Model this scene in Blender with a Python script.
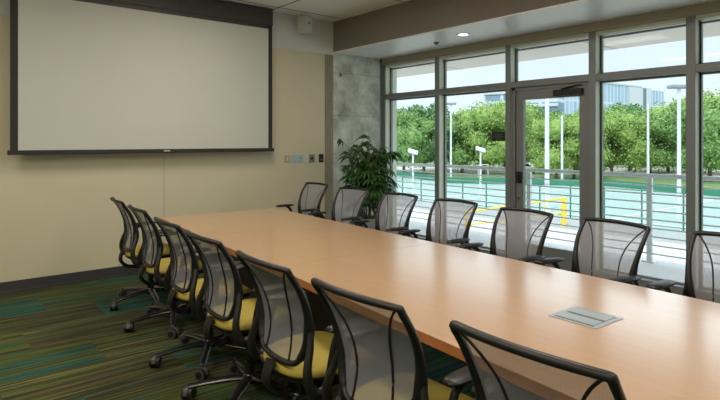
import bpy, bmesh, math, random
from mathutils import Vector, Matrix
R = math.radians
S = bpy.context.scene
C = S.collection
for o in list(bpy.data.objects): bpy.data.objects.remove(o)

# ---------------------------------------------------------------- camera
cam = bpy.data.cameras.new('camera'); camo = bpy.data.objects.new('camera', cam); C.objects.link(camo)
cam.sensor_fit = 'HORIZONTAL'; cam.sensor_width = 36; cam.lens = 36*549/720
cam.shift_y = -(200-141)/720
cam.clip_end = 900; cam.clip_start = .05
camo.location = (0, 0, 1.49); camo.rotation_euler = (R(90), 0, -R(39.3))
S.camera = camo

# ---------------------------------------------------------------- world, sun, exposure
w = bpy.data.worlds.new('sky'); S.world = w; w.use_nodes = True
nt = w.node_tree; nt.nodes.clear()
wo = nt.nodes.new('ShaderNodeOutputWorld'); bg = nt.nodes.new('ShaderNodeBackground')
tc = nt.nodes.new('ShaderNodeTexCoord'); sx = nt.nodes.new('ShaderNodeSeparateXYZ'); rp = nt.nodes.new('ShaderNodeValToRGB')
nz = nt.nodes.new('ShaderNodeTexNoise'); nz.inputs['Scale'].default_value = 3; nz.inputs['Detail'].default_value = 5
mp = nt.nodes.new('ShaderNodeMapping'); mp.inputs['Scale'].default_value = (1, 1, 4)
crp = nt.nodes.new('ShaderNodeValToRGB'); crp.color_ramp.elements[0].position = .42; crp.color_ramp.elements[1].position = .62
mx = nt.nodes.new('ShaderNodeMixRGB'); mx.blend_type = 'MULTIPLY'; mx.inputs[2].default_value = (1.12, 1.08, 1.02, 1)
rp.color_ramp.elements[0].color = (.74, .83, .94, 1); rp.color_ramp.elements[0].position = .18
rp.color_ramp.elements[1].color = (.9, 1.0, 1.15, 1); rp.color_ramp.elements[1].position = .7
for p_, c_ in ((.3, (2.1, 2.35, 2.6, 1)), (.52, (2.1, 2.35, 2.6, 1))):  # brighter belt above the visible sky, added to light the room
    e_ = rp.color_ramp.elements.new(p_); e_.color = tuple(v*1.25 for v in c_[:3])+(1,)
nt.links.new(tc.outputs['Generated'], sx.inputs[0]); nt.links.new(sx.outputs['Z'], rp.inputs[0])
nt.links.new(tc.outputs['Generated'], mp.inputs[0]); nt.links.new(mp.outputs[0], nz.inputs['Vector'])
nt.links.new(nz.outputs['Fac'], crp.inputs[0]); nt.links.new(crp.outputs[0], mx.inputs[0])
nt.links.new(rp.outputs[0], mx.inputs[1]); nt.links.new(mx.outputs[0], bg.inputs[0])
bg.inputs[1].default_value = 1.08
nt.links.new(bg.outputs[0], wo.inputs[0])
sl = bpy.data.lights.new('sun', 'SUN'); sl.energy = 1.7; sl.angle = R(3); sl.color = (1, .95, .86)
so = bpy.data.objects.new('sun', sl); C.objects.link(so)
so.rotation_euler = Vector((.62, .28, -.85)).to_track_quat('-Z', 'Y').to_euler()
vs = S.view_settings
S.display_settings.display_device = 'sRGB'
vs.view_transform = 'Standard'; vs.look = 'None'; vs.gamma = 1; vs.use_curve_mapping = False; vs.exposure = 0.22
FILL_W = 30.0  # power of each added ceiling panel

# ---------------------------------------------------------------- materials
def lin(c): return tuple(((v/255)/12.92 if v/255 <= .04045 else ((v/255+.055)/1.055)**2.4) for v in c) + (1,)
def mat(name, c, rough=.6, metal=0, spec=.5, noise=0, scale=8, bump=0, bscale=60, stretch=None):
    m = bpy.data.materials.new(name); m.use_nodes = True; n = m.node_tree; b = n.nodes['Principled BSDF']
    b.inputs['Base Color'].default_value = lin(c); b.inputs['Roughness'].default_value = rough
    b.inputs['Metallic'].default_value = metal; b.inputs['Specular IOR Level'].default_value = spec
    if noise or bump:
        t = n.nodes.new('ShaderNodeTexCoord'); mpn = n.nodes.new('ShaderNodeMapping')
        if stretch: mpn.inputs['Scale'].default_value = stretch
        n.links.new(t.outputs['Object'], mpn.inputs[0])
    if noise:
        z = n.nodes.new('ShaderNodeTexNoise'); z.inputs['Scale'].default_value = scale; z.inputs['Detail'].default_value = 5
        n.links.new(mpn.outputs[0], z.inputs['Vector'])
        r = n.nodes.new('ShaderNodeValToRGB'); r.color_ramp.elements[0].position = .3; r.color_ramp.elements[1].position = .7
        a = lin(c); r.color_ramp.elements[0].color = tuple(v*(1-noise) for v in a[:3])+(1,)
        r.color_ramp.elements[1].color = tuple(min(1, v*(1+noise)) for v in a[:3])+(1,)
        n.links.new(z.outputs['Fac'], r.inputs[0]); n.links.new(r.outputs[0], b.inputs['Base Color'])
    if bump:
        z = n.nodes.new('ShaderNodeTexNoise'); z.inputs['Scale'].default_value = bscale
        n.links.new(mpn.outputs[0], z.inputs['Vector'])
        u = n.nodes.new('ShaderNodeBump'); u.inputs['Strength'].default_value = bump; u.inputs['Distance'].default_value = .01
        n.links.new(z.outputs['Fac'], u.inputs['Height']); n.links.new(u.outputs[0], b.inputs['Normal'])
    return m
def emit(name, c, s):
    m = bpy.data.materials.new(name); m.use_nodes = True; n = m.node_tree; n.nodes.clear()
    e = n.nodes.new('ShaderNodeEmission'); e.inputs[0].default_value = lin(c); e.inputs[1].default_value = s
    o = n.nodes.new('ShaderNodeOutputMaterial'); n.links.new(e.outputs[0], o.inputs[0]); return m
def glassmat(name, tint=(.93, .97, .96), f=.06):
    m = bpy.data.materials.new(name); m.use_nodes = True; n = m.node_tree; n.nodes.clear()
    t = n.nodes.new('ShaderNodeBsdfTransparent'); t.inputs[0].default_value = tint+(1,)
    g = n.nodes.new('ShaderNodeBsdfGlossy'); g.inputs['Roughness'].default_value = .02
    lf = n.nodes.new('ShaderNodeLayerWeight'); lf.inputs[0].default_value = .5
    pw = n.nodes.new('ShaderNodeMath'); pw.operation = 'POWER'; pw.inputs[1].default_value = 5
    lw = n.nodes.new('ShaderNodeMath'); lw.operation = 'MULTIPLY_ADD'; lw.inputs[1].default_value = .35; lw.inputs[2].default_value = f*.12
    n.links.new(lf.outputs['Facing'], pw.inputs[0]); n.links.new(pw.outputs[0], lw.inputs[0])
    x = n.nodes.new('ShaderNodeMixShader'); o = n.nodes.new('ShaderNodeOutputMaterial')
    n.links.new(lw.outputs[0], x.inputs[0]); n.links.new(t.outputs[0], x.inputs[1]); n.links.new(g.outputs[0], x.inputs[2])
    n.links.new(x.outputs[0], o.inputs[0]); return m
def meshfab(name, c, alpha):
    m = bpy.data.materials.new(name); m.use_nodes = True; n = m.node_tree; b = n.nodes['Principled BSDF']
    b.inputs['Base Color'].default_value = lin(c); b.inputs['Roughness'].default_value = .55
    b.inputs['Alpha'].default_value = alpha
    t = n.nodes.new('ShaderNodeTexCoord'); v = n.nodes.new('ShaderNodeTexChecker'); v.inputs['Scale'].default_value = 260
    v.inputs['Color1'].default_value = (alpha-.05,)*3+(1,); v.inputs['Color2'].default_value = (alpha+.05,)*3+(1,)
    n.links.new(t.outputs['Object'], v.inputs['Vector']); n.links.new(v.outputs['Color'], b.inputs['Alpha'])
    return m
def nodes(m): return m.node_tree.nodes, m.node_tree.links

M = {}
M['wall'] = mat('cream_wall_paint', (208, 201, 174), .55, noise=.03, scale=1.5, bump=.05, bscale=120)
M['wallgrey'] = mat('grey_white_paint', (206, 210, 206), .6)
M['beam'] = mat('taupe_beam_paint', (126, 122, 115), .7, noise=.03, scale=2)
M['soffit'] = mat('white_soffit_paint', (240, 242, 242), .35)
M['trimbrown'] = mat('brown_wood_strip', (142, 134, 112), .6, noise=.15, scale=6, stretch=(8, 8, 1))
M['baseb'] = mat('charcoal_rubber_base', (62, 62, 66), .5)
M['alum'] = mat('bronze_grey_aluminium', (130, 135, 138), .45, metal=.2)
M['header'] = mat('lit_olive_grey_header', (166, 162, 148), .5)  # paler than the other frames: light on the header put into its colour
M['alumlight'] = mat('pale_aluminium_and_lit_strip', (212, 222, 202), .4, metal=.1)
M['glass'] = glassmat('window_glass')
M['black'] = mat('black_plastic', (24, 24, 25), .42, noise=.05, scale=20)
M['blackgloss'] = mat('black_polished_frame', (26, 26, 28), .25, spec=.6)
M['darkframe'] = mat('charcoal_plastic', (20, 20, 22), .42)
M['meshfab'] = meshfab('grey_mesh_fabric', (140, 141, 151), .64)
M['seam'] = mat('black_mesh_seam', (22, 22, 24), .6)
M['yellow'] = mat('yellow_green_fabric', (170, 154, 66), .85, noise=.06, scale=300, bump=.3, bscale=400)
M['wheel'] = mat('grey_caster_tread', (78, 78, 78), .5)
M['chrome'] = mat('steel', (170, 172, 172), .25, metal=1)
M['screenw'] = mat('projection_screen_fabric', (196, 200, 192), .8, noise=.015, scale=2)
M['screenb'] = mat('black_screen_border', (42, 41, 41), .7)
M['case'] = mat('dark_grey_screen_case', (62, 60, 60), .5)
M['tag'] = mat('silver_tag', (190, 190, 190), .4)
M['concretefloor'] = mat('deck_concrete', (222, 222, 228), .8, noise=.06, scale=3)
M['canopy'] = mat('canopy_soffit', (236, 226, 214), .8)
M['galv'] = mat('galvanised_rail', (222, 228, 232), .45)
M['whitepole'] = mat('white_pole_paint', (196, 200, 206), .5)
M['headgrey'] = mat('grey_lamp_housing', (128, 136, 146), .5)
M['court'] = mat('teal_court_surface', (142, 166, 160), .8, noise=.05, scale=.3)
M['courtdark'] = mat('dark_green_court_border', (48, 118, 92), .8, noise=.1, scale=.4)
M['line'] = mat('white_court_line', (225, 230, 228), .8)
M['grass'] = mat('lawn_grass', (112, 136, 86), .95, noise=.25, scale=.5)
M['asphalt'] = mat('grey_asphalt', (150, 154, 154), .9, noise=.06, scale=1)
M['pinkroad'] = mat('pale_parking_surface', (190, 182, 172), .9, noise=.08, scale=.3)
M['pave'] = mat('pale_pavement', (190, 188, 186), .8, noise=.05, scale=.5)
M['postgreen'] = mat('dark_green_post', (34, 92, 72), .5)
M['yellowpaint'] = mat('yellow_gate_paint', (226, 186, 56), .5)
M['bark'] = mat('bark', (96, 82, 66), .9, noise=.2, scale=5)
M['pot'] = mat('grey_glazed_pot', (150, 156, 154), .3)
M['soil'] = mat('soil', (58, 44, 32), .95)
M['cane'] = mat('palm_cane', (96, 84, 50), .7, noise=.2, scale=30)
M['palm'] = mat('dark_palm_leaf', (58, 96, 46), .4, noise=.3, scale=6)
M['bluepanel'] = mat('pale_blue_panel', (168, 190, 200), .3)
M['beigeplate'] = mat('beige_plate', (188, 168, 134), .4)
M['greyplate'] = mat('grey_steel_plate', (140, 145, 132), .35, metal=.3)
M['fillpanel'] = emit('fill_panel_glow', (255, 232, 196), 1.5)  # glowing face of the added ceiling panels
M['lamp'] = emit('downlight_lens', (255, 250, 240), 4.0)
M['whiteplastic'] = mat('white_plastic', (200, 202, 196), .45)
M['fabricbrown'] = mat('grille', (120, 112, 100), .8)
M['edge'] = mat('orange_wood_edge', (176, 112, 62), .45, noise=.08, scale=10)
M['tabledark'] = mat('dark_table_base', (70, 62, 56), .5)
M['lid'] = mat('brushed_aluminium_lid', (190, 196, 200), .35, metal=.6)
M['lidgap'] = mat('dark_lid_gap', (88, 94, 100), .5)
M['bwall'] = mat('white_building_panel', (176, 182, 190), .7)
M['bwallw'] = mat('white_building_slab', (184, 188, 196), .7)
M['bdark'] = mat('dark_building_recess', (92, 104, 122), .4)
M['carpaint'] = mat('white_car_paint', (222, 224, 226), .3)
M['carglass'] = mat('dark_car_glass', (40, 46, 52), .1)
M['sign'] = mat('black_sign', (26, 28, 28), .4)
M['signtext'] = mat('grey_sign_lettering', (92, 96, 94), .5)

def leafmat(name, c, c2):
    m = bpy.data.materials.new(name); m.use_nodes = True; n, l = nodes(m); b = n['Principled BSDF']
    t = n.new('ShaderNodeTexCoord'); z = n.new('ShaderNodeTexNoise'); z.inputs['Scale'].default_value = 1.6; z.inputs['Detail'].default_value = 8
    r = n.new('ShaderNodeValToRGB'); r.color_ramp.elements[0].position = .35; r.color_ramp.elements[1].position = .65
    r.color_ramp.elements[0].color = lin(c); r.color_ramp.elements[1].color = lin(c2)
    l.new(t.outputs['Object'], z.inputs['Vector']); l.new(z.outputs['Fac'], r.inputs[0]); l.new(r.outputs[0], b.inputs['Base Color'])
    b.inputs['Roughness'].default_value = .7; b.inputs['Specular IOR Level'].default_value = .2
    return m
M['leafa'] = leafmat('green_tree_leaves', (96, 132, 78), (138, 168, 100))
M['leafb'] = leafmat('dark_tree_leaves', (78, 116, 78), (112, 150, 96))
M['leafc'] = leafmat('bright_tree_leaves', (116, 146, 78), (154, 176, 98))

# concrete column: board marked with holes and stains
m = mat('board_marked_concrete', (166, 172, 162), .8); M['conc'] = m
n, l = nodes(m); b = n['Principled BSDF']
t = n.new('ShaderNodeTexCoord'); z1 = n.new('ShaderNodeTexNoise'); z1.inputs['Scale'].default_value = 3.5; z1.inputs['Detail'].default_value = 8; z1.inputs['Roughness'].default_value = .65
r = n.new('ShaderNodeValToRGB'); r.color_ramp.elements[0].color = lin((146, 150, 140)); r.color_ramp.elements[1].color = lin((220, 224, 212))
r.color_ramp.elements[0].position = .32; r.color_ramp.elements[1].position = .66
br = n.new('ShaderNodeTexBrick'); br.inputs['Scale'].default_value = 1; br.inputs['Brick Width'].default_value = 3; br.inputs['Row Height'].default_value = .62; br.inputs['Mortar Size'].default_value = .006
br.inputs['Color1'].default_value = (1, 1, 1, 1); br.inputs['Color2'].default_value = (.93, .93, .93, 1); br.inputs['Mortar'].default_value = (.72, .72, .72, 1)
mpn = n.new('ShaderNodeMapping'); mpn.inputs['Rotation'].default_value = (R(90), 0, 0)
vo = n.new('ShaderNodeTexVoronoi'); vo.inputs['Scale'].default_value = 2.6; vr = n.new('ShaderNodeValToRGB')
vr.color_ramp.elements[0].color = (.3, .3, .28, 1); vr.color_ramp.elements[0].position = .05; vr.color_ramp.elements[1].color = (1, 1, 1, 1); vr.color_ramp.elements[1].position = .09
x1 = n.new('ShaderNodeMixRGB'); x1.blend_type = 'MULTIPLY'; x1.inputs[0].default_value = 1
x2 = n.new('ShaderNodeMixRGB'); x2.blend_type = 'MULTIPLY'; x2.inputs[0].default_value = 1
l.new(t.outputs['Object'], z1.inputs['Vector']); l.new(z1.outputs['Fac'], r.inputs[0])
l.new(t.outputs['Object'], mpn.inputs[0]); l.new(mpn.outputs[0], br.inputs['Vector']); l.new(t.outputs['Object'], vo.inputs['Vector']); l.new(vo.outputs['Distance'], vr.inputs[0])
l.new(r.outputs[0], x1.inputs[1]); l.new(br.outputs['Color'], x1.inputs[2]); l.new(x1.outputs[0], x2.inputs[1]); l.new(vr.outputs[0], x2.inputs[2]); l.new(x2.outputs[0], b.inputs['Base Color'])

# wood laminate
m = mat('maple_laminate', (208, 164, 116), .3, spec=.55); M['wood'] = m
n, l = nodes(m); b = n['Principled BSDF']
t = n.new('ShaderNodeTexCoord'); mpn = n.new('ShaderNodeMapping'); mpn.inputs['Scale'].default_value = (14, .8, 1)
z1 = n.new('ShaderNodeTexNoise'); z1.inputs['Scale'].default_value = 3; z1.inputs['Detail'].default_value = 8
r = n.new('ShaderNodeValToRGB'); r.color_ramp.elements[0].color = lin((187, 146, 107)); r.color_ramp.elements[1].color = lin((194, 153, 114))
r.color_ramp.elements[0].position = .3; r.color_ramp.elements[1].position = .7
l.new(t.outputs['Object'], mpn.inputs[0]); l.new(mpn.outputs[0], z1.inputs['Vector']); l.new(z1.outputs['Fac'], r.inputs[0]); l.new(r.outputs[0], b.inputs['Base Color'])
b.inputs['Roughness'].default_value = .36; b.inputs['Coat Weight'].default_value = 1; b.inputs['Coat IOR'].default_value = 1.7; b.inputs['Coat Roughness'].default_value = .19

# carpet planks
m = mat('striped_plank_carpet', (70, 90, 60), .95, spec=.1); M['carpet'] = m
n, l = nodes(m); b = n['Principled BSDF']
def mathn(op, a, bb=None):
    q = n.new('ShaderNodeMath'); q.operation = op
    for i, v in enumerate((a, bb)):
        if v is None: continue
        if isinstance(v, (int, float)): q.inputs[i].default_value = v
        else: l.new(v, q.inputs[i])
    return q.outputs[0]
t = n.new('ShaderNodeTexCoord'); sp = n.new('ShaderNodeSeparateXYZ'); l.new(t.outputs['Object'], sp.inputs[0])
row = mathn('FLOOR', mathn('DIVIDE', sp.outputs['Y'], .5))
xx = mathn('ADD', mathn('DIVIDE', sp.outputs['X'], 1.0), mathn('MULTIPLY', row, .37))
col = mathn('FLOOR', xx)
cb = n.new('ShaderNodeCombineXYZ'); l.new(col, cb.inputs[0]); l.new(row, cb.inputs[1])
wn = n.new('ShaderNodeTexWhiteNoise'); wn.noise_dimensions = '3D'; l.new(cb.outputs[0], wn.inputs['Vector'])
wsp = n.new('ShaderNodeSeparateXYZ'); l.new(wn.outputs['Color'], wsp.inputs[0])
def streak(sy, sx, off):
    c2 = n.new('ShaderNodeCombineXYZ')
    l.new(mathn('MULTIPLY', sp.outputs['X'], sx), c2.inputs[0]); l.new(mathn('MULTIPLY', sp.outputs['Y'], sy), c2.inputs[1])
    l.new(mathn('ADD', mathn('MULTIPLY', wsp.outputs['X'], 40), off), c2.inputs[2])
    z = n.new('ShaderNodeTexNoise'); z.inputs['Scale'].default_value = 1; z.inputs['Detail'].default_value = 3
    l.new(c2.outputs[0], z.inputs['Vector']); return z.outputs['Fac']
ramp = n.new('ShaderNodeValToRGB'); cr = ramp.color_ramp
cols = [(0, (32, 62, 62)), (.2, (48, 98, 94)), (.36, (52, 86, 70)), (.5, (86, 98, 50)), (.62, (84, 74, 52)), (.76, (48, 66, 58)), (.9, (120, 122, 62)), (1, (44, 88, 86))]
while len(cr.elements) < len(cols): cr.elements.new(.5)
for e, (p, c) in zip(cr.elements, cols): e.position = p; e.color = lin(c)
v = mathn('ADD', mathn('MULTIPLY', wsp.outputs['Y'], .38), mathn('MULTIPLY', mathn('SUBTRACT', streak(22, .6, 0), .28), 1.35))
l.new(v, ramp.inputs[0])
r2 = n.new('ShaderNodeValToRGB'); r2.color_ramp.elements[0].position = .35; r2.color_ramp.elements[1].position = .65
r2.color_ramp.elements[0].color = (.38, .38, .38, 1); r2.color_ramp.elements[1].color = (1.12, 1.12, 1.12, 1)
l.new(streak(75, 1.6, 9), r2.inputs[0])
x1 = n.new('ShaderNodeMixRGB'); x1.blend_type = 'MULTIPLY'; x1.inputs[0].default_value = 1
l.new(ramp.outputs[0], x1.inputs[1]); l.new(r2.outputs[0], x1.inputs[2]); l.new(x1.outputs[0], b.inputs['Base Color'])

# ceiling tiles
m = mat('ceiling_tile', (222, 222, 216), .85); M['ceil'] = m
n, l = nodes(m); b = n['Principled BSDF']
t = n.new('ShaderNodeTexCoord'); mpn = n.new('ShaderNodeMapping'); mpn.inputs['Location'].default_value = (-3.65, -6.1, 0)
br = n.new('ShaderNodeTexBrick'); br.offset = 0; br.inputs['Scale'].default_value = 1; br.inputs['Brick Width'].default_value = 1.22; br.inputs['Row Height'].default_value = 1.22
br.inputs['Mortar Size'].default_value = .012; br.inputs['Mortar Smooth'].default_value = 0
br.inputs['Color1'].default_value = lin((238, 238, 236)); br.inputs['Color2'].default_value = lin((234, 234, 232)); br.inputs['Mortar'].default_value = lin((96, 96, 92))
l.new(t.outputs['Object'], mpn.inputs[0]); l.new(mpn.outputs[0], br.inputs['Vector']); l.new(br.outputs['Color'], b.inputs['Base Color'])

# facade with vertical glazing strips (surface pattern)
def facade(name, ca, cb_, cm, w_, h_, ms):
    m = mat(name, ca, .4); n, l = nodes(m); b = n['Principled BSDF']
    t = n.new('ShaderNodeTexCoord'); mpn = n.new('ShaderNodeMapping'); mpn.inputs['Rotation'].default_value = (R(90), 0, 0)
    br = n.new('ShaderNodeTexBrick'); br.offset = 0; br.inputs['Scale'].default_value = 1; br.inputs['Brick Width'].default_value = w_; br.inputs['Row Height'].default_value = h_
    br.inputs['Mortar Size'].default_value = ms
    br.inputs['Color1'].default_value = lin(ca); br.inputs['Color2'].default_value = lin(cb_); br.inputs['Mortar'].default_value = lin(cm)
    l.new(t.outputs['Object'], mpn.inputs[0]); l.new(mpn.outputs[0], br.inputs['Vector']); l.new(br.outputs['Color'], b.inputs['Base Color'])
    return m
M['facadea'] = facade('pale_blue_curtain_wall', (136, 156, 184), (152, 174, 198), (186, 194, 206), 2.2, 9, .3)
M['facadeb'] = facade('blue_grey_window_grid', (96, 118, 146), (116, 138, 162), (186, 190, 196), 6, 4.2, .55)

# ---------------------------------------------------------------- mesh helpers
def link(name, bm, m, parent=None, smooth=False, autosm=None):
    me = bpy.data.meshes.new(name); bmesh.ops.recalc_face_normals(bm, faces=bm.faces[:]); bm.to_mesh(me); bm.free()
    for mm in (m if isinstance(m, (list, tuple)) else [m]): me.materials.append(mm)
    if smooth:
        for p in me.polygons: p.use_smooth = True
        if autosm: me.set_sharp_from_angle(angle=R(autosm))
    o = bpy.data.objects.new(name, me); C.objects.link(o)
    if parent: o.parent = parent
    return o
def bx(bm, x0, x1, y0, y1, z0, z1, bev=0, mtx=None, mi=0):
    r = bmesh.ops.create_cube(bm, size=1); vs_ = r['verts']
    for v in vs_: v.co = Vector(((x0+x1)/2+v.co.x*(x1-x0), (y0+y1)/2+v.co.y*(y1-y0), (z0+z1)/2+v.co.z*(z1-z0)))
    fs = list({f for v in vs_ for f in v.link_faces})
    for f in fs: f.material_index = mi
    if bev:
        es = list({e for v in vs_ for e in v.link_edges})
        q = bmesh.ops.bevel(bm, geom=es, offset=bev, segments=2, affect='EDGES', profile=.6)
        vs_ = list({v for f in q['faces'] for v in f.verts} | {v for v in vs_ if v.is_valid})
    if mtx is not None: bmesh.ops.transform(bm, matrix=mtx, verts=[v for v in vs_ if v.is_valid])
    return bm
def tube(bm, pts, ra, rb=None, up=(0, 0, 1), n=10, closed=False, cap=True):
    pts = [Vector(p) for p in pts]; N = len(pts); up = Vector(up)
    if not hasattr(ra, '__len__'): ra = [ra]*N
    if rb is None: rb = ra
    if not hasattr(rb, '__len__'): rb = [rb]*N
    rings = []
    for i in range(N):
        if closed: t_ = pts[(i+1) % N]-pts[i-1]
        else: t_ = pts[min(i+1, N-1)]-pts[max(i-1, 0)]
        t_.normalize()
        a = t_.cross(up)
        if a.length < .05: a = t_.cross(Vector((1, 0.01, 0)))
        a.normalize(); b_ = a.cross(t_).normalized()
        rings.append([bm.verts.new(pts[i]+a*math.cos(2*math.pi*k/n)*ra[i]+b_*math.sin(2*math.pi*k/n)*rb[i]) for k in range(n)])
    for i in range(N if closed else N-1):
        A, B = rings[i], rings[(i+1) % N]
        for k in range(n): bm.faces.new((A[k], A[(k+1) % n], B[(k+1) % n], B[k]))
    if not closed and cap:
        bm.faces.new(rings[0][::-1]); bm.faces.new(rings[-1])
    return bm
def lathe(bm, prof, n=20, c=(0, 0, 0), axis='z'):
    rings = []
    for r_, z_ in prof:
        ring = []
        for k in range(n):
            a = 2*math.pi*k/n
            p = (c[0]+r_*math.cos(a), c[1]+r_*math.sin(a), c[2]+z_) if axis == 'z' else (c[0]+r_*math.cos(a), c[1]+z_, c[2]+r_*math.sin(a))
            ring.append(bm.verts.new(p))
        rings.append(ring)
    for A, B in zip(rings, rings[1:]):
        for k in range(n): bm.faces.new((A[k], A[(k+1) % n], B[(k+1) % n], B[k]))
    bm.faces.new(rings[0][::-1]); bm.faces.new(rings[-1]); return bm
def smooth_pts(ctrl, n=6, closed=False):
    P = [Vector(p) for p in ctrl]; N = len(P); out = []
    for i in range(N if closed else N-1):
        p0 = P[(i-1) % N] if closed or i > 0 else P[0]; p1 = P[i]; p2 = P[(i+1) % N]; p3 = P[(i+2) % N] if closed or i+2 < N else P[-1]
        for k in range(n):
            t_ = k/n
            out.append(.5*((2*p1)+(p2-p0)*t_+(2*p0-5*p1+4*p2-p3)*t_*t_+(3*p1-p0-3*p2+p3)*t_**3))
    if not closed: out.append(P[-1])
    return out
def interp(tab, x):
    if x <= tab[0][0]: return tab[0][1]
    for (a, va), (b_, vb) in zip(tab, tab[1:]):
        if x <= b_:
            u = (x-a)/(b_-a); return va+(vb-va)*u
    return tab[-1][1]
def NB(): return bmesh.new()
def tag(o, label, cat, group=None, kind=None):
    o['label'] = label; o['category'] = cat
    if group: o['group'] = group
    if kind: o['kind'] = kind
    return o
def thing(name, label, cat, loc=(0, 0, 0), rz=0, group=None):
    o = bpy.data.objects.new(name, None); o.empty_display_size = .1; C.objects.link(o); o.location = loc; o.rotation_euler = (0, 0, rz)
    return tag(o, label, cat, group)
def struct(name, bm, m, parent=None, **k):
    o = link(name, bm, m, parent, **k)
    if not parent: o['kind'] = 'structure'
    return o
def children(o): return [c for c in bpy.data.objects if c.parent == o]
def copy_tree(o, parent=None):
    c = o.copy(); C.objects.link(c)
    if parent: c.parent = parent
    for ch in children(o): copy_tree(ch, c)
    return c

# ================================================================= ROOM
YW, XW, ZC, ZS = 6.36, 5.66, 3.2, 2.755
XL, YB = -2.6, -3.4
struct('floor', bx(NB(), XL, XW+.14, YB, YW, -.12, 0), M['carpet'])
struct('ceiling', bx(NB(), XL, XW+.14, YB, YW+.1, ZC, ZC+.1), M['ceil'])
struct('wall_back', bx(NB(), XL-.1, 4.56, YW, YW+.15, 0, 2.725), M['wall'])
struct('trim_1', bx(NB(), XL-.1, 4.70, YW-.012, YW+.15, 2.725, ZC), M['wallgrey'])
struct('trim_2', bx(NB(), 4.56, 4.70, YW-.01, YW+.15, 0, 2.725, .004), M['trimbrown'])
struct('wall_column', bx(NB(), 4.70, 5.60, YW+.0, YW+.5, 0, ZC), M['conc'])
struct('trim_3', bx(NB(), 5.60, XW+.14, YW-.005, YW+.5, 0, ZS), M['alum'])
struct('wall_left', bx(NB(), XL-.1, XL, YB, YW, 0, ZC), M['wall'])
struct('wall_rear', bx(NB(), XL-.1, XW+.14, YB-.1, YB, 0, ZC), M['wall'])
struct('baseboard_back', bx(bx(NB(), XL, 4.56, YW-.014, YW, 0, .112, .003), XL, 4.56, YW-.024, YW, 0, .02, .004), M['baseb'])
struct('ceiling_beam', bx(NB(), 4.70, XW+.14, YB, YW+.0, ZS+.015, ZC), M['beam'])
struct('ceiling_soffit', bx(NB(), 4.702, XW+.14, YB, YW-.001, ZS, ZS+.015), M['soffit'])
bm = NB(); bx(bm, 1.0+1.271-.002, 1.271+1.0+.002, YW-.0012, YW, .112, 2.70)
struct('trim_4', bm, mat('wall_seam_shadow_gap', (150, 138, 106), .7))

# window wall: header, sill, mullions, transom, panes
MY = [(6.30, 6.36), (5.19, 5.265), (4.02, 4.09), (2.945, 3.02), (1.98, 2.06), (.86, .94), (-.26, -.18), (-1.38, -1.30), (-2.5, -2.42), (-3.4, -3.32)]
bm = NB(); bx(bm, XW-.02, XW+.14, YB, YW, 2.66, ZS, .004); bx(bm, XW+.012, XW+.13, YB, YW, 2.625, 2.66, mi=1)  # pale lower stop: bright line of light put into its colour
struct('trim_5', bm, [M['header'], M['alumlight']])
bm = NB(); bx(bm, XW+.02, XW+.14, YB, 3.0, .0, .10, .004); bx(bm, XW+.02, XW+.14, 4.05, YW, .0, .10, .004)
struct('trim_6', bm, M['alum'])
struct('trim_7', bx(NB(), XW-.0, XW+.14, YB, YW, 2.135, 2.205, .004), M['alum'])
for i, (a, c) in enumerate(MY):
    bm = NB(); bx(bm, XW-.005, XW+.012, a, c, 0, 2.66, .003); bx(bm, XW+.012, XW+.13, a+.004, c-.004, 0, 2.66, mi=1)
    bx(bm, XW+.105, XW+.145, a-.012, c+.012, 0, 2.66, mi=0)
    struct('trim_%d' % (8+i), bm, [M['alum'], M['alumlight']])
names = 0
for i in range(len(MY)-1):
    y0, y1 = MY[i+1][1], MY[i][0]; names += 1
    door = (i == 2)
    bm = NB()
    rects = [(2.205, 2.615)] + ([] if door else [(.10, 2.135)])
    for (z0, z1) in rects:
        for q in ((y0, y0+.018, z0, z1), (y1-.018, y1, z0, z1), (y0, y1, z0, z0+.02), (y0, y1, z1-.02, z1)):
            bx(bm, XW+.105, XW+.14, *q)
    wf = struct('window_%d' % names, bm, M['alum'])
    for (z0, z1) in rects:
        struct('window_pane', bx(NB(), XW+.119, XW+.125, y0+.01, y1-.01, z0+.01, z1-.01), M['glass'], wf)
# door between third and fourth mullion
dy0, dy1 = 3.02, 4.02
bm = NB()
bx(bm, XW+.03, XW+.12, dy1-.045, dy1, 0, 2.135, .003); bx(bm, XW+.03, XW+.12, dy0, dy0+.03, 0, 2.135, .003); bx(bm, XW+.03, XW+.12, dy0, dy1, 2.10, 2.135, .003)
df = struct('door_1', bm, M['alum'])
a, c = dy0+.035, dy1-.05
bm = NB(); bx(bm, XW+.05, XW+.10, c-.10, c, .01, 2.095, .004); bx(bm, XW+.05, XW+.10, a, a+.10, .01, 2.095, .004)
bx(bm, XW+.05, XW+.10, a+.1, c-.1, 1.985, 2.095, .004); bx(bm, XW+.05, XW+.10, a+.1, c-.1, .01, .26, .004)
struct('door_leaf', bm, M['alum'], df)
struct('door_pane', bx(NB(), XW+.072, XW+.078, a+.09, c-.09, .25, 1.99), M['glass'], df)
bm = NB(); bx(bm, XW+.005, XW+.05, a+.05, a+.40, 2.0, 2.07, .006); tube(bm, [(XW+.02, a+.30, 2.075), (XW+.02, a+.12, 2.105), (XW+.04, a+.05, 2.11)], .009)
struct('door_closer', bm, M['darkframe'], df)
bm = NB(); bx(bm, XW+.036, XW+.05, c-.085, c+.0, .985, 1.12, .004)
tube(bm, smooth_pts([(XW+.05, c-.05, 1.10), (XW-.01, c-.05, 1.10), (XW-.02, c-.05, 1.05), (XW-.01, c-.05, 1.0), (XW+.05, c-.05, 1.0)]), .009)
struct('door_handle', bm, M['black'], df, smooth=True, autosm=40)
bm = NB(); lathe(bm, [(.012, 0), (.016, .01), (.012, .02)], c=(XW+.04, c-.05, .80), axis='y'); struct('door_lock', bm, M['chrome'], df)

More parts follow.
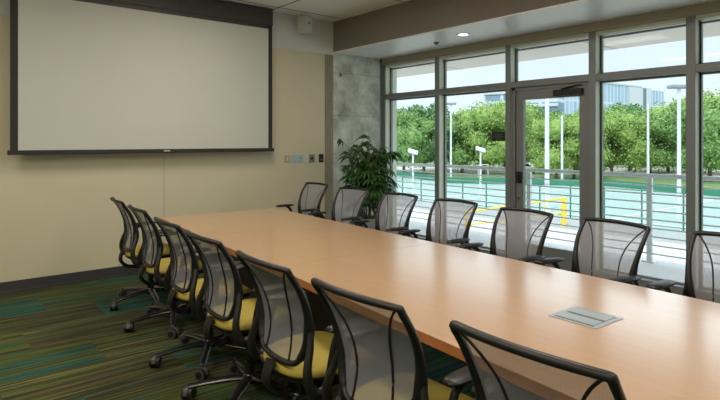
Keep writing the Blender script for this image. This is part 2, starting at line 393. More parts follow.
# black sign on the glass
sg = thing('window_sign', 'small black rectangular sign stuck on the window glass beside the door', 'sign', (XW+.112, 4.275, 1.548))
link('sign_plate', bx(NB(), -.006, 0, -.10, .10, -.058, .058, .003), M['sign'], sg)
bm = NB()
for (zz, hw_) in ((.022, .07), (-.004, .078), (-.03, .05)): bx(bm, -.0075, -.006, -hw_, hw_, zz-.005, zz+.005)
link('sign_lettering', bm, M['signtext'], sg)

# soffit downlights and detector
for k, (x, y) in enumerate([(5.08, 4.27), (5.08, 2.0), (5.08, -.2)][:1]):
    t = thing('recessed_downlight', 'round recessed downlight in the white window soffit', 'ceiling light', (x, y, ZS))
    bm = NB(); lathe(bm, [(.055, -.001), (.085, -.006), (.09, 0)], 24); link('trim_ring', bm, M['chrome'], t, smooth=True, autosm=40)
    bm = NB(); lathe(bm, [(.02, -.004), (.054, -.003), (.054, -.001)], 24); link('lens', bm, M['lamp'], t)
t = thing('smoke_detector', 'small dark sprinkler button on the window soffit near the concrete column', 'sprinkler', (5.22, 4.83, ZS))
bm = NB(); lathe(bm, [(.012, -.03), (.02, -.02), (.035, -.006), (.04, 0)], 16); link('rosette', bm, M['fabricbrown'], t, smooth=True)
t.name = 'sprinkler_head'

# unseen light panels, added on the ceiling to brighten the room
k = 0
for x in (-.6, 2.3):
    for y in (4.3, 1.9, -.6):
        t = thing('fill_panel', 'long white light panel added on the unseen ceiling to brighten the room', 'ceiling light', (x, y, ZC), 0, 'added fill light panels')
        bm = NB()
        for q in ((-.32, -.30, -.62, .62), (.30, .32, -.62, .62), (-.32, .32, -.62, -.60), (-.32, .32, .60, .62)): bx(bm, *q, -.02, 0)
        link('housing', bm, M['whiteplastic'], t)
        link('diffuser', bx(NB(), -.30, .30, -.60, .60, -.012, -.004), M['fillpanel'], t)
        la = bpy.data.lights.new('fill_light', 'AREA'); la.shape = 'RECTANGLE'; la.size = .58; la.size_y = 1.18; la.energy = FILL_W; la.color = (1, .92, .80)
        lo = bpy.data.objects.new('fill_light', la); C.objects.link(lo); lo.parent = t; lo.location = (0, 0, -.03)

# projection screen
t = thing('projection_screen', 'large white pull-down projection screen with black border on the cream wall', 'projector screen', (0, YW-.16, 0))
link('screen_fabric', bx(NB(), .737+.065, 3.608-.055, -.004, .0, 1.40, 2.93), M['screenw'], t)
link('black_border', bx(NB(), .737, .737+.066, -.005, .001, 1.39, 3.02), M['screenb'], t); bm = bx(NB(), 3.608-.056, 3.608, -.005, .001, 1.39, 3.02)
link('top_leader', bx(NB(), .803, 3.552, -.005, .001, 2.928, 3.02), M['case'], t)
link('black_border', bm, M['screenb'], t)
bm = NB(); bx(bm, .715, 3.63, -.022, .016, 1.355, 1.40, .006); link('bottom_bar', bm, M['screenb'], t)
bm = NB(); bx(bm, 2.205, 2.275, -.0235, -.022, 1.372, 1.388); link('bar_tag', bm, M['tag'], t)
bm = NB(); bx(bm, .70, 3.612, -.02, .12, 2.975, 3.19, .006); link('roller_case', bm, M['case'], t)
bm = NB(); bx(bm, .72, .76, .12, .16, 3.05, 3.19); link('bracket', bm, M['case'], t); link('bracket', bx(NB(), 3.54, 3.58, .12, .16, 3.05, 3.19), M['case'], t)
bm = NB(); tube(bm, [(2.24, 0, 1.356), (2.24, 0, 1.30)], .002, n=6); bx(bm, 2.233, 2.247, -.004, .004, 1.28, 1.30, .003); link('pull_cord', bm, M['beigeplate'], t)

# wall speaker
t = thing('wall_speaker', 'small pale grey box hung near the ceiling right of the projection screen', 'speaker', (4.11, 6.2, 2.945), R(18))
t.scale = (.85, .85, .92)
link('cabinet', bx(NB(), -.085, .085, -.08, .08, 0, .235, .008), M['whiteplastic'], t)
link('front_panel', bx(NB(), -.068, .068, -.084, -.079, .015, .22, .003), M['wallgrey'], t)
bm = NB(); lathe(bm, [(.0, 0), (.016, 0.001), (.02, .006)], 16, (.01, -.089, .14), 'y'); link('lens', bm, M['black'], t)
bm = NB(); tube(bm, [(-.04, .03, .234), (-.04, .03, .264)], .008); link('hanging_rod', bm, M['chrome'], t)

# wall plates
def plate(name, label, cat, x0, x1, z0, z1, m, parts):
    t = thing(name, label, cat, ((x0+x1)/2, YW, (z0+z1)/2)); hw_, hh = (x1-x0)/2, (z1-z0)/2
    link('cover_plate', bx(NB(), -hw_, hw_, -.008, 0, -hh, hh, .002), m, t)
    for nm, q, mm in parts: link(nm, bx(NB(), *q, .001), mm, t)
plate('light_switch', 'small beige switch plate on the wall, leftmost of the plates', 'switch', 3.895, 3.975, 1.205, 1.295, M['beigeplate'], [('rocker', (-.012, .012, -.012, -.008, -.025, .025), M['wallgrey'])])
plate('control_panel', 'wide pale blue control panel on the wall beside the beige switch', 'control panel', 4.00, 4.185, 1.195, 1.30, M['bluepanel'], [('button', (.045, .065, -.011, -.008, -.005, .02), M['greyplate']), ('display', (-.07, .03, -.010, -.008, -.03, .035), M['bluepanel'])])
plate('light_switch', 'narrow cream switch plate right of the blue control panel', 'switch', 4.205, 4.265, 1.195, 1.305, M['wallgrey'], [('rocker', (-.012, .012, -.012, -.008, -.03, .03), M['wall'])])
plate('wall_socket', 'grey plate with one black round hole on the wall', 'socket', 4.29, 4.38, 1.19, 1.305, M['greyplate'], [('jack', (-.018, .018, -.012, -.008, -.018, .018), M['black'])])
plate('wall_socket', 'small black wall plate, the rightmost beside the brown strip', 'socket', 4.455, 4.53, 1.19, 1.305, M['black'], [('jack', (-.014, .014, -.012, -.008, -.035, -.015), M['greyplate'])])

# ================================================================= TABLE
A_, B_, C_, D_ = (1.885, 5.43), (3.147, 5.365), (2.80, -.65), (1.38, -.55)
tb = thing('conference_table', 'long light maple boardroom table with a metal cable hatch', 'table', (2.3, 2.4, 0))
def tp(p): return (p[0]-2.3, p[1]-2.4)
def lerp(p, q, u): return (p[0]+(q[0]-p[0])*u, p[1]+(q[1]-p[1])*u)
cuts = [0, .215, .43, .87, 1]
for i in range(4):
    bm = NB(); u0, u1 = cuts[i]+.0003, cuts[i+1]-.0003
    q = [tp(lerp(A_, D_, u0)), tp(lerp(B_, C_, u0)), tp(lerp(B_, C_, u1)), tp(lerp(A_, D_, u1))]
    top = [bm.verts.new((x, y, .74)) for x, y in q]; bot = [bm.verts.new((x, y, .738)) for x, y in q]
    bm.faces.new(top); bm.faces.new(bot[::-1])
    for k in range(4): bm.faces.new((top[k], top[(k+1) % 4], bot[(k+1) % 4], bot[k]))
    link('tabletop', bm, M['wood'], tb)
bm = NB(); q = [tp(p) for p in (A_, B_, C_, D_)]
top = [bm.verts.new((x, y, .738)) for x, y in q]; bot = [bm.verts.new((x, y, .700)) for x, y in q]
bm.faces.new(top); bm.faces.new(bot[::-1])
for k in range(4): bm.faces.new((top[k], top[(k+1) % 4], bot[(k+1) % 4], bot[k]))
link('edge_band', bm, M['edge'], tb)
for yy in (-2.3, -1.15, .75, 2.15):
    bm = NB(); xc = .18*(yy)/2.6*.5
    bx(bm, xc-.03, xc+.03, yy-.28, yy+.28, .04, .70, .004); bx(bm, xc-.3, xc+.3, yy-.25, yy+.25, 0, .04, .006)
    link('pedestal', bm, M['tabledark'], tb)
bm = NB()
bx(bm, -.108, .108, -.108, .108, .7395, .743, .001)
ph = link('cable_hatch', bm, M['lid'], tb); ph.location = (2.222-2.3, 1.2-2.4, 0); ph.rotation_euler = (0, 0, R(-2))
for x0 in (-.085, .008): link('hatch_lid', bx(NB(), x0, x0+.072, -.085, .085, .743, .7455, .001), M['lid'], ph)
bm = NB(); bx(bm, -.012, .007, -.085, .085, .743, .7437); bx(bm, .081, .088, -.09, .09, .743, .7437); bx(bm, -.093, -.086, -.09, .09, .743, .7437)
link('brush_gap', bm, M['lidgap'], ph)

# ================================================================= CHAIRS
ZT = .955
PROF = [(.42, -.200), (.50, -.190), (.57, -.170), (.65, -.160), (.74, -.174), (.83, -.208), (.92, -.262), (.97, -.300)]
def px_(z): return interp(PROF, z)
def smx(z):  # smoothed profile
    return (px_(z-.03)+2*px_(z)+px_(z+.03))/4
HW = [(.514, .090), (.520, .130), (.534, .158), (.56, .178), (.60, .196), (.66, .210), (.75, .222), (.85, .233), (.93, .234), (.950, .233), (.958, .222)]
def build_chair():
    root = thing('office_chair', '', 'chair')
    # frame loop
    right = [(-h, z) for z, h in HW]; ctrl = []
    for z, h in HW: ctrl.append((h, z))
    ctrl2 = [(h, z) for h, z in ctrl] + [(.12, .962), (0, .964), (-.12, .962)] + [(-h, z) for h, z in reversed(ctrl)] + [(0, .511)]
    pts = smooth_pts([(0, y, z) for y, z in ctrl2], 4, closed=True)
    P, ra, rb = [], [], []
    for p in pts:
        y, z = p.y, p.z
        bow = .035*(1-min(1, abs(y)/.24)**2)
        P.append((smx(z)-bow*(1 if z > .9 else .8), y, z))
        side = max(0, min(1, (abs(y)-.17)/.05))
        thick = interp([(.50, .015), (.58, .019), (.67, .023), (.75, .016), (.9, .012), (.97, .013)], z)
        ra.append(thick if side > 0 else .0135); rb.append(thick*1.15 if side > 0 else .014)
    bm = NB(); tube(bm, P, ra, rb, up=(1, 0, 0), n=10, closed=True)
    fr = link('back_frame', bm, M['darkframe'], root, smooth=True)
    # mesh
    bm = NB(); rows = []; NR, NC = 26, 14
    for i in range(NR+1):
        z = .516+(.958-.516)*i/NR; h = interp(HW, z)-.003; rw = []
        for j in range(NC+1):
            y = -h+2*h*j/NC; bow = .035*(1-min(1, abs(y)/.24)**2)
            rw.append(bm.verts.new((smx(z)-bow*(1 if z > .9 else .8), y, z)))
        rows.append(rw)
    for i in range(NR):
        for j in range(NC): bm.faces.new((rows[i][j], rows[i][j+1], rows[i+1][j+1], rows[i+1][j]))
    mp_ = link('mesh_back', bm, M['meshfab'], root, smooth=True)
    for s in (-1, 1):
        bm = NB(); c = smooth_pts([(0, s*y, z) for y, z in ((.212, .948), (.168, .90), (.126, .83), (.104, .75), (.097, .65), (.100, .58), (.104, .525))], 5)
        tube(bm, [(smx(p.z)-.03*(1-(p.y/.24)**2)-.001, p.y, p.z) for p in c], .0048, n=6)
        link('mesh_seam', bm, M['seam'], mp_, smooth=True)
    # arms
    for s in (-1, 1):
        c = smooth_pts([(-.168, s*.216, .70), (-.180, s*.238, .62), (-.205, s*.256, .54), (-.203, s*.262, .475), (-.175, s*.268, .43), (-.130, s*.274, .437), (-.106, s*.277, .50), (-.094, s*.280, .575), (-.076, s*.281, .645), (-.03, s*.282, .678)], 4)
        N = len(c); rr = [interp([(0, .014), (.25, .020), (.45, .026), (.6, .022), (.85, .017), (1, .015)], i/(N-1)) for i in range(N)]
        bm = NB(); tube(bm, c, rr, [r_*.85 for r_ in rr], up=(0, 1, 0), n=10)
        # brace to the mechanism
        tube(bm, smooth_pts([(-.16, s*.262, .43), (-.13, s*.20, .385), (-.06, s*.07, .372)], 4), .017, .013, n=8)
        arm = link('arm_support', bm, M['black'], root, smooth=True)
        bm = NB(); L = [(-.125, .02, .006), (-.10, .034, .012), (-.04, .043, .015), (.04, .044, .015), (.09, .038, .013), (.115, .022, .007)]
        tube(bm, smooth_pts([(x, s*.284, .690) for x, _, _ in L], 1), [q[1] for q in L], [q[2] for q in L], n=14)
        link('arm_pad', bm, M['darkframe'], arm, smooth=True)
    # seat
    def sup(a, w_, d_, p=3.2):
        c_, s_ = math.cos(a), math.sin(a)
        return (math.copysign(abs(c_)**(2/p), c_)*d_, math.copysign(abs(s_)**(2/p), s_)*w_)
    def slab(levels, cx_, tilt):
        bm = NB(); rings = []; n_ = 32
        for z, k in levels:
            ring = []
            for i in range(n_):
                x, y = sup(2*math.pi*i/n_, .24*k, .245*k); wv = 1-.10*(max(0, -x)/.245)
                ring.append(bm.verts.new((cx_+x, y*wv, z+tilt*abs(y)/.24-(.03*(max(0, x-.1)/.14)**2))))
            rings.append(ring)
        for A, B in zip(rings, rings[1:]):
            for i in range(n_): bm.faces.new((A[i], A[(i+1) % n_], B[(i+1) % n_], B[i]))
        bm.faces.new(rings[0][::-1]); bm.faces.new(rings[-1]); return bm
    link('seat_cushion', slab([(.450, .93), (.456, .985), (.466, 1), (.480, .985), (.489, .94), (.495, .85), (.495, .6), (.491, .3)], .018, .008), M['yellow'], root, smooth=True, autosm=70)
    link('seat_shell', slab([(.405, .5), (.420, .84), (.440, .96), (.454, .975)], .018, .006), M['black'], root, smooth=True, autosm=50)
    bm = NB(); bx(bm, -.13, .10, -.08, .08, .335, .403, .012); tube(bm, smooth_pts([(-.10, 0, .35), (-.20, 0, .355), (-.262, 0, .42), (-.240, 0, .505)], 5), .035, .016, up=(1, 0, 0))
    link('tilt_mechanism', bm, M['black'], root, smooth=True, autosm=40)
    bm = NB(); lathe(bm, [(.030, .10), (.030, .20), (.024, .205), (.024, .33)], 16); link('gas_lift', bm, M['blackgloss'], root, smooth=True, autosm=40)
    bm = NB(); lathe(bm, [(.03, .075), (.048, .085), (.048, .12), (.034, .135)], 18)
    RB = .345
    for k in range(5):
        a = 2*math.pi*k/5; d = Vector((math.cos(a), math.sin(a), 0))
        pts_ = [d*.03+Vector((0, 0, .110)), d*.12+Vector((0, 0, .107)), d*.24+Vector((0, 0, .092)), d*RB+Vector((0, 0, .074))]
        tube(bm, pts_, [.033, .029, .024, .019], [.021, .019, .016, .013], n=8)
    base = link('five_star_base', bm, M['blackgloss'], root, smooth=True, autosm=45)
    for k in range(5):
        a = 2*math.pi*k/5; d = Vector((math.cos(a), math.sin(a), 0))*RB
        bm = NB(); lathe(bm, [(.020, -.027), (.030, -.025), (.031, -.006), (.012, -.004), (.012, .004), (.031, .006), (.030, .025), (.020, .027)], 18, (0, 0, 0), 'y')
        nf_ = len(bm.faces)
        pts_ = [(.034*math.cos(t_), 0, .034*math.sin(t_)) for t_ in [math.pi*i/8 for i in range(9)]]
        tube(bm, pts_, .004, .012, up=(0, 1, 0), n=6); lathe(bm, [(.008, .03), (.008, .05)], 8)
        bm.faces.ensure_lookup_table()
        for f in bm.faces[nf_:]: f.material_index = 1
        for f in bm.faces[:nf_]:
            c_ = f.calc_center_median()
            if abs(c_.y) > .024 : f.material_index = 1 if math.hypot(c_.x, c_.z) > .005 else 0
        bmesh.ops.transform(bm, matrix=Matrix.Translation((d.x, d.y, .0372)) @ Matrix.Rotation(a+1.1, 4, 'Z') @ Matrix.Scale(1.2, 4), verts=bm.verts[:])
        link('caster', bm, [M['black'], M['wheel']], base, smooth=True, autosm=40)
    return root
proto = build_chair()
OFF = .295
def seat_at(x, y, rz, label, group, base=172, first=[True]):
    global proto
    if first[0]: o = proto; first[0] = False
    else: o = copy_tree(proto)
    o.location = (x+OFF*math.cos(rz), y+OFF*math.sin(rz), 0); o.rotation_euler = (0, 0, rz)
    for c in children(o):
        if c.name.startswith('five_star'): c.rotation_euler = (0, 0, R(base))
    o['label'] = label; o['category'] = 'chair'; o['group'] = group
LEFT = [  # back-top centre x, y, rotation
    (1.43, 5.20, -6, 'black mesh chair with yellow seat, farthest of the left row, nearest the cream wall'),
    (1.37, 4.45, -4, 'black mesh chair with yellow seat, second from the wall in the left row'),
    (1.29, 3.59, -3, 'black mesh chair with yellow seat, third from the wall in the left row'),
    (1.245, 2.91, -2, 'black mesh chair with yellow seat, middle one of the seven in the left row'),
    (1.20, 2.17, -2, 'black mesh chair with yellow seat, third from the camera in the left row'),
    (1.19, 1.50, 1, 'black mesh chair with yellow seat, second from the camera in the left row'),
    (1.215, .83, 0, 'large foreground black mesh chair back cut off by the bottom of the picture')]
for (x, y, a, lb), bs in zip(LEFT, (196, 180, 170, 152, 165, 178, 190)): seat_at(x, y, R(a), lb, 'chairs along the left side of the table', bs)
RIGHT = [
    (3.87, 5.56, -2, 'grey mesh chair at the far end of the window row, left of the potted palm'),
    (3.79, 4.73, 2, 'grey mesh chair in front of the potted palm'),
    (3.73, 3.92, -2, 'grey mesh chair in front of the leftmost window bay'),
    (3.70, 3.19, -1, 'grey mesh chair in front of the second window bay, left of the glass door'),
    (3.59, 2.41, -5, 'grey mesh chair in front of the glass door'),
    (3.53, 1.70, -12, 'grey mesh chair in front of the window bay right of the glass door'),
    (3.51, 1.00, -4, 'grey mesh chair cut off by the right edge of the picture')]
for x, y, a, lb in RIGHT: seat_at(x, y, R(180+a), lb, 'chairs along the window side of the table')

# ================================================================= POTTED PALM
rnd = random.Random(4)
t = thing('potted_palm', 'bushy dark green potted palm standing before the concrete column', 'plant', (4.84, 5.74, 0))
bm = NB(); lathe(bm, [(.15, 0), (.16, .01), (.21, .36), (.225, .42), (.225, .45), (.20, .45), (.195, .41)], 28); link('pot', bm, M['pot'], t, smooth=True, autosm=40)
bm = NB(); lathe(bm, [(.0, .40), (.19, .405), (.195, .41)], 24); link('soil', bm, M['soil'], t)
for k in range(10):
    a = rnd.random()*6.28; rr = rnd.uniform(.02, .12); lean = rnd.uniform(.06, .20); H_ = [1.40, 1.34, 1.36, 1.28, 1.30, 1.12, 1.0, .92, 1.38, 1.22][k]
    base = Vector((rr*math.cos(a), rr*math.sin(a), .40)); tip = base+Vector((lean*math.cos(a), lean*math.sin(a), H_-.40))
    bm = NB(); mid = (base+tip)/2+Vector((.02, .01, 0)); path = smooth_pts([base, mid, tip], 5); tube(bm, path, .011, n=7)
    cane = link('cane', bm, M['cane'], t, smooth=True)
    bm = NB()
    nf = 17
    for f_ in range(nf):
        u = .42+.58*f_/(nf-1); org = path[min(len(path)-1, int(u*(len(path)-1)))].copy()
        az = f_*2.4+k; el = rnd.uniform(.25, 1.0) if u > .8 else rnd.uniform(-.05, .6)
        d = Vector((math.cos(az)*math.cos(el), math.sin(az)*math.cos(el), math.sin(el))); sl_ = rnd.uniform(.08, .18)
        pe = org+d*sl_; tube(bm, [org, (org+pe)/2+Vector((0, 0, .01)), pe], .003, n=4)
        side = d.cross(Vector((0, 0, 1))).normalized(); nrm = side.cross(d)
        nl = 7
        for q in range(nl):
            th = (q/(nl-1)-.5)*2.5; ld = (d*math.cos(th)+side*math.sin(th)).normalized(); Ln = rnd.uniform(.15, .23)*(1-.2*abs(th))
            wv = ld.cross(nrm).normalized()*.021
            prev = None
            for s_ in range(5):
                v_ = s_/4; c_ = pe+ld*Ln*v_+Vector((0, 0, -.13*v_*v_)); wd = wv*(.35+1.6*v_*(1-v_)+.25*(1-v_))*(1 if s_ < 4 else .15)
                cur = (bm.verts.new(c_-wd+Vector((0, 0, .003))), bm.verts.new(c_), bm.verts.new(c_+wd+Vector((0, 0, .003))))
                if prev:
                    bm.faces.new((prev[0], prev[1], cur[1], cur[0])); bm.faces.new((prev[1], prev[2], cur[2], cur[1]))
                prev = cur
    link('fronds', bm, M['palm'], cane)

# ================================================================= OUTSIDE
G = -3.2
struct('deck', bx(NB(), XW+.14, 7.3, -8, 16, -.25, -.01), M['concretefloor'])
struct('canopy', bx(NB(), XW+.14, 8.56, -8, 18, 2.93, 3.2), M['canopy'])
bm = NB()
for k in range(8): bx(bm, XW+.14, 8.56, -5.2+3.1*k, -5.185+3.1*k, 2.926, 2.93)
struct('canopy_seam', bm, M['alum'])
bm = NB(); bx(bm, XW-.1, XW+.14, -8, YB-.1, G, 3.2); bx(bm, XW-.06, XW+.14, YW+.5, 18, G, 3.2); bx(bm, XW-.06, XW+.14, YB, YW, G, -.12)
struct('wall_outer', bm, M['conc'])
struct('outer_fin', bx(NB(), XW+.14, 6.06, 6.47, 6.85, G, 2.93), M['alumlight'])
def ground(name, x0, x1, z, m): return struct(name, bx(NB(), x0, x1, -120, 260, z-.3, z), m)
ground('ground_pavement', -6, 27, G, M['pave'])
ground('ground_path', 27, 30.6, G, M['asphalt'])
ground('ground_lawn', 30.6, 420, G-.03, M['grass'])
def ray(px, d):
    a = (px-360)/549; s_, c_ = math.sin(R(39.3)), math.cos(R(39.3)); return ((s_+a*c_)*d, (c_-a*s_)*d)
def patch(name, pts, z, m):
    bm = NB(); bm.faces.new([bm.verts.new((x, y, z)) for x, y in pts]); r_ = bmesh.ops.extrude_face_region(bm, geom=bm.faces[:])
    bmesh.ops.translate(bm, verts=[v for v in r_['geom'] if isinstance(v, bmesh.types.BMVert)], vec=(0, 0, -.1)); return struct(name, bm, m)
FAR = [(60, -45), ray(760, 43), ray(700, 48), ray(605, 57), ray(520, 59), ray(450, 61), ray(400, 72), ray(385, 95)]
patch('ground_court', [(30.6, -45)]+FAR+[(30.6, FAR[-1][1]+20)], G, M['court'])
patch('ground_parking', [ray(860, 60), ray(760, 66), ray(605, 78), ray(385, 82), ray(385, 100), ray(605, 98), ray(760, 86), ray(860, 80)], G-.01, M['pinkroad'])
# court markings
bm = NB()
def circ(cx_, cy_, r0, r1, a0=0, a1=360):
    n_ = 40; pr = None
    for i in range(n_+1):
        a = R(a0+(a1-a0)*i/n_); c_ = (math.cos(a), math.sin(a))
        cur = (bm.verts.new((cx_+c_[0]*r0, cy_+c_[1]*r0, G+.006)), bm.verts.new((cx_+c_[0]*r1, cy_+c_[1]*r1, G+.006)))
        if pr: bm.faces.new((pr[0], pr[1], cur[1], cur[0]))
        pr = cur
for yc in (-12, 16, 44):
    bx(bm, 32.5, 32.65, yc-13, yc+13, G, G+.006); bx(bm, 49.5, 49.65, yc-13, yc+13, G, G+.006)
    bx(bm, 32.5, 49.65, yc-13, yc-12.85, G, G+.006); bx(bm, 32.5, 49.65, yc+12.85, yc+13, G, G+.006); bx(bm, 32.5, 49.65, yc-.07, yc+.07, G, G+.006)
    circ(41, yc, 1.75, 1.9); circ(41, yc-11.5, 6.1, 6.25, 0, 180); circ(41, yc+11.5, 6.1, 6.25, 180, 360)
struct('ground_court_lines', bm, M['line'])

# railing
t = thing('deck_railing', 'grey metal railing with many horizontal bars around the outside deck', 'railing', (7.1, 3, 0))
bm = NB(); tube(bm, [(0, -10.5, 1.06), (0, 12.5, 1.06)], .028, n=10); link('top_rail', bm, M['galv'], t, smooth=True, autosm=60)
for k in range(9):
    bm = NB(); tube(bm, [(-.02, -10.5, .10+.105*k), (-.02, 12.5, .10+.105*k)], .010, n=8); link('bar', bm, M['galv'], t, smooth=True, autosm=60)
for k in range(14):
    yy = -10.4+1.72*k+.0+(.08); 
    bm = NB(); bx(bm, -.012, .03, yy-.032, yy+.032, -.02, 1.05, .004); bx(bm, -.06, .08, yy-.07, yy+.07, -.012, .004); link('post', bm, M['galv'], t)

# court fence
t = thing('court_fence', 'dark green post fence along the near edge of the teal sports court', 'fence', (31, 20, G))
for k in range(24):
    bm = NB(); lathe(bm, [(.045, 0), (.045, 2.0), (.03, 2.03)], 8, (0, -17+2.1*k, 0)); link('fence_post', bm, M['postgreen'], t, smooth=True, autosm=50)
bm = NB(); tube(bm, [(0, -17.0, 1.98), (0, 31.3, 1.98)], .025, n=6); tube(bm, [(0, -17.0, .15), (0, 31.3, .15)], .02, n=6); link('fence_rail', bm, M['postgreen'], t)

# low windscreen along the far side of the court
t = thing('windscreen_fence', 'low dark green windscreen along the far side of the court', 'fence', (0, 0, G))
for p, q in zip(FAR, FAR[1:]):
    v_ = Vector((q[0]-p[0], q[1]-p[1], 0)); L_ = v_.length; an = math.atan2(v_.y, v_.x)
    bm = NB(); bx(bm, 0, L_, -.02, .02, .02, .62); bx(bm, 0, L_, -.03, .03, .62, .66); o = link('windscreen_panel', bm, M['courtdark'], t); o.location = (p[0], p[1], 0); o.rotation_euler = (0, 0, an)
# light poles
def pole(name, label, d, px, h, r_, head, cat='pole', group=None):
    a = (px-360)/549; s_, c_ = math.sin(R(39.3)), math.cos(R(39.3))
    x, y = (s_+a*c_)*d, (c_-a*s_)*d
    t = thing(name, label, cat, (round(x, 2), round(y, 2), G), -R(39.3), group)
    bm = NB(); lathe(bm, [(r_*1.5, 0), (r_*1.5, .25), (r_, .3), (r_*.75, h)], 12); link('shaft', bm, M['whitepole'], t, smooth=True, autosm=40)
    if head == 'box':
        bm = NB(); bx(bm, -.58, .58, -.35, .35, h, h+.22, .08); link('lamp_head', bm, M['headgrey'], t)
    elif head == 'flood':
        bm = NB(); bx(bm, -.4, .4, -.25, .25, -.06, .06, .03, Matrix.Translation((.0, 0, h+.1)) @ Matrix.Rotation(R(16), 4, 'Y') @ Matrix.Rotation(R(35), 4, 'X')); link('lamp_head', bm, M['whitepole'], t)
    return t
pole('light_pole', 'tall white lamp post with flat grey head right of the glass buildings', 33, 679, 7.85, .125, 'box', 'lamp post')
pole('light_pole', 'thick white post seen through the middle of the glass door', 35, 547, 7.4, .16, 'none')
pole('light_pole', 'thin white pole seen through the right half of the glass door', 60, 562, 7.5, .14, 'none')
pole('light_pole', 'thin white pole behind the railing post right of the door', 60, 648, 8.7, .15, 'none')
pole('light_pole', 'thin lamp post with flat head beside the second window mullion', 62, 451, 8.8, .12, 'box', 'lamp post')
pole('court_floodlight', 'short white floodlight on a post seen in the leftmost window bay', 43, 413, 3.75, .09, 'flood', 'lamp post')
pole('court_floodlight', 'short white floodlight on a post seen in the second window bay', 45, 480.5, 3.9, .09, 'flood', 'lamp post')

# white pipe frame and yellow barrier
t = tag(link('pipe_frame', tube(NB(), smooth_pts([(-.62, 0, 0), (-.62, 0, 1.4), (-.5, 0, 1.55), (.5, 0, 1.62), (.62, 0, 1.5), (.62, 0, 0)], 3), .06, n=8), M['whitepole'], smooth=True, autosm=50), 'white pipe frame standing beyond the court near the black sign', 'frame')
t.location = (57.5, 45, G); t.rotation_euler = (0, 0, -R(39.3))
t = thing('barrier_gate', 'yellow pipe barrier gate on the pale pavement below the deck', 'gate', (27.7, 16.2, G))
e = Vector((23.2-27.7, 19.3-16.2, 0))
bm = NB(); tube(bm, [(0, 0, 0), (0, 0, 1.6)], .14, n=12); link('post', bm, M['yellowpaint'], t, smooth=True, autosm=50)
bm = NB(); tube(bm, [e+Vector((0, 0, 0)), e+Vector((0, 0, .95))], .07, n=12); link('post', bm, M['yellowpaint'], t, smooth=True, autosm=50)
bm = NB(); tube(bm, [(0, 0, 1.55), e+Vector((0, 0, .85))], .055, n=8); tube(bm, [(0, 0, .75), e+Vector((0, 0, .15))], .04, n=8); tube(bm, [e*.2+Vector((0, 0, 1.4)), e*.2+Vector((0, 0, .65))], .04, n=8)
link('gate_arm', bm, M['yellowpaint'], t, smooth=True, autosm=50)

# car beyond
t = thing('parked_car', 'white car parked beyond the court, left side of the door glass', 'car', (70.5, 46.5, G), R(75))
def carprof(p, y0, y1, bev=.0):
    bm = NB(); A = [bm.verts.new((x, y0, z)) for x, z in p]; B = [bm.verts.new((x, y1, z)) for x, z in p]
    bm.faces.new(A); bm.faces.new(B[::-1])
    for i in range(len(p)): bm.faces.new((A[i], A[(i+1) % len(p)], B[(i+1) % len(p)], B[i]))
    return bm
link('body', carprof([(-2.2, .3), (-2.25, .8), (-1.9, .95), (-1.1, 1.0), (-.5, 1.42), (.8, 1.45), (1.5, 1.02), (2.1, .95), (2.25, .6), (2.2, .3)], -.85, .85), M['carpaint'], t)
link('side_glass', carprof([(-.95, 1.0), (-.45, 1.36), (.75, 1.38), (1.3, 1.02)], -.86, .86), M['carglass'], t)
for x in (-1.4, 1.4):
    for y in (-.78, .78):
        bm = NB(); lathe(bm, [(.2, -.1), (.32, -.1), (.32, .1), (.2, .1)], 16, (x, y, .32), 'y'); link('wheel', bm, M['carglass'], t)

# buildings
def ray(px, d):
    a = (px-360)/549; s_, c_ = math.sin(R(39.3)), math.cos(R(39.3)); return ((s_+a*c_)*d, (c_-a*s_)*d)
p0, p1 = ray(561, 176), ray(664, 214); L_ = math.hypot(p1[0]-p0[0], p1[1]-p0[1]); ang = math.atan2(p1[1]-p0[1], p1[0]-p0[0])
t = thing('office_building', 'tall pale blue glass office building with vertical fins right of the door', 'building', (p0[0], p0[1], G), ang)
HB = 24.6
link('facade', bx(NB(), 0, L_*.77, 0, 26, 0, HB), M['facadea'], t)
link('white_bay', bx(NB(), L_*.60, L_*.74, -.8, 0, 0, HB-.3), M['bwallw'], t)
link('recess', bx(NB(), L_*.745, L_*.785, -.5, 26, 0, HB-.2), M['bdark'], t)
link('white_bay', bx(NB(), L_*.785, L_*.84, -.5, 26, 0, HB), M['bwallw'], t)
link('wing', bx(NB(), L_*.84, L_, 0, 26, 0, HB-.6), M['facadea'], t)
link('parapet', bx(NB(), -.2, L_*.745, -.3, 26.2, HB, HB+.5), M['bwall'], t)
p0, p1 = ray(484, 176), ray(558, 162); L_ = math.hypot(p1[0]-p0[0], p1[1]-p0[1]); ang = math.atan2(p1[1]-p0[1], p1[0]-p0[0])
t = thing('office_building', 'blue grey office block with window bands behind the trees left of the door', 'building', (p0[0], p0[1], G), ang)
link('facade', bx(NB(), 0, L_, 0, 6, 0, 19.4), M['facadeb'], t)
link('roof_slab', bx(NB(), -.3, L_+.1, -.4, 6, 19.4, 20.2), M['bwallw'], t)
for k in range(3): link('floor_band', bx(NB(), 0, L_, -.5, 0, 5+5*k, 5.9+5*k), M['bwallw'], t)

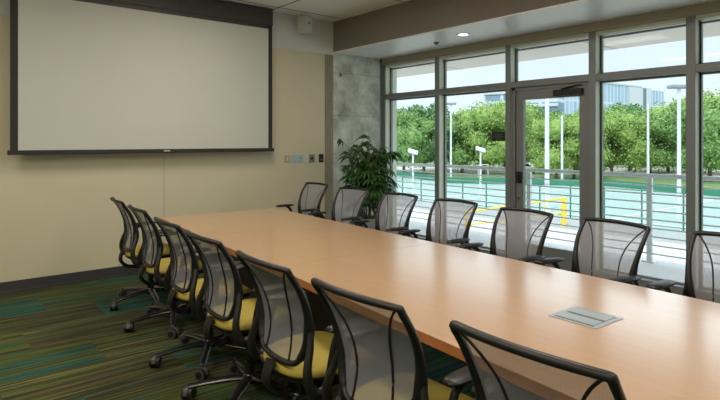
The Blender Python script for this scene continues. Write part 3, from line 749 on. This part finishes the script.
# trees
def tree_mesh(seed, H_, W_, m, nclump=20, nleaf=11000):
    r_ = random.Random(seed); bm = NB(); cl = []
    for i in range(nclump):
        a = r_.random()*6.28; u = r_.random(); z = H_*(.25+.65*u); w_ = W_*.5*math.sqrt(max(.05, 1-((z/H_-.55)/.60)**2))*r_.uniform(.25, .8)
        cl.append((Vector((math.cos(a)*w_, math.sin(a)*w_, z)), r_.uniform(.13, .22)*W_))
    for i in range(nleaf):
        c_, rad = cl[i % nclump]
        d = Vector((r_.gauss(0, 1), r_.gauss(0, 1), r_.gauss(0, 1)*.8+.15)).normalized()
        p = c_+d*rad*r_.uniform(.68, 1.2)
        s_ = r_.uniform(.11, .25); u1 = (d+Vector((r_.uniform(-.8, .8), r_.uniform(-.8, .8), r_.uniform(-.8, .8)))).normalized(); u2 = u1.orthogonal().normalized(); u3 = u1.cross(u2)
        bm.faces.new([bm.verts.new(p+u2*s_*math.cos(q)+u3*s_*.7*math.sin(q)) for q in (0, 1.57, 3.14, 4.71)])
    for c_, rad in cl:
        q = bmesh.ops.create_icosphere(bm, subdivisions=2, radius=rad*.74)
        for v_ in q['verts']: v_.co = c_+v_.co*r_.uniform(.85, 1.05)
    me = bpy.data.meshes.new('crown'); bm.to_mesh(me); bm.free(); me.materials.append(m)
    bm = NB()
    tube(bm, [(0, 0, 0), (.1, 0, H_*.2), (.05, .1, H_*.5)], [.28, .2, .12], n=8)
    for k in range(4):
        a = k*1.57+seed; tube(bm, [(.08, 0, H_*.22), (math.cos(a)*W_*.12, math.sin(a)*W_*.12, H_*.36), (math.cos(a)*W_*.25, math.sin(a)*W_*.25, H_*.52)], [.13, .1, .05], n=6)
    mt = bpy.data.meshes.new('trunk'); bm.to_mesh(mt); bm.free(); mt.materials.append(M['bark'])
    return me, mt
TM = {'a': tree_mesh(1, 11, 11, M['leafa']), 'b': tree_mesh(2, 11, 10, M['leafb']), 'c': tree_mesh(3, 11, 12, M['leafc'])}
# px column, distance, height scale, kind, label
TREES = [
    (385, 84, 0.89, 'b', 'dark green tree at the left end of the tree line, beside the window jamb'),
    (404, 78, 0.86, 'a', 'mid green tree behind the first floodlight in the leftmost bay'),
    (424, 82, 0.92, 'b', 'dark green tree at the right of the leftmost window bay'),
    (444, 90, 0.87, 'a', 'green tree directly behind the second mullion'),
    (462, 82, 0.85, 'a', 'mid green tree at the left of the second window bay'),
    (484, 80, 0.88, 'c', 'yellow green tree in the middle of the second window bay'),
    (505, 88, 0.94, 'c', 'bright green tall tree behind the black window sign'),
    (522, 92, 0.94, 'b', 'dark green tree behind the left edge of the door'),
    (538, 96, 0.92, 'a', 'mid green tree in the left of the door glass'),
    (556, 66, 0.66, 'c', 'bright yellow green tree between the two poles in the door glass'),
    (574, 68, 0.70, 'c', 'bright yellow green tree at the right edge of the door glass'),
    (594, 78, 0.81, 'a', 'green tree behind the mullion right of the door'),
    (612, 74, 0.81, 'c', 'bright green tree left in the bay right of the door'),
    (630, 88, 0.96, 'b', 'dark green tree in the middle of the bay right of the door'),
    (650, 80, 0.83, 'a', 'mid green tree behind the thin white pole'),
    (668, 84, 0.95, 'c', 'light green tree between the thin pole and the tall lamp post'),
    (688, 88, 0.97, 'a', 'green tree behind the mullion beside the tall lamp post'),
    (710, 64, 0.90, 'a', 'nearer green tree with visible trunk at the right edge'),
    (732, 76, 0.99, 'c', 'bright green tree at the far right of the tree line')]
for i, (px, d, s_, kd, lb) in enumerate(TREES):
    x, y = ray(px, d); t = thing('tree', lb, 'tree', (x, y, G), i*1.3, 'trees beyond the sports court'); t.scale = (s_, s_, s_)
    for nm, me in zip(('crown', 'trunk'), TM[kd]):
        o = bpy.data.objects.new(nm, me); C.objects.link(o); o.parent = t
# lower hedge line closing the gap below the crowns
bm = NB(); r_ = random.Random(9)
for i in range(9000):
    y = r_.uniform(-40, 200); z = r_.uniform(0, 3.2); x = r_.uniform(0, 5); p = Vector((x, y, z)); u2 = Vector((r_.gauss(0, 1), r_.gauss(0, 1), r_.gauss(0, 1))).normalized(); u3 = u2.orthogonal().normalized(); s_ = .7
    bm.faces.new([bm.verts.new(p+u2*s_*math.cos(q)+u3*s_*.7*math.sin(q)) for q in (0, 1.57, 3.14, 4.71)])
t = link('undergrowth', bm, M['leafb']); t.location = (108, 0, G); tag(t, 'green undergrowth growing under the far trees', 'bushes', kind='stuff')
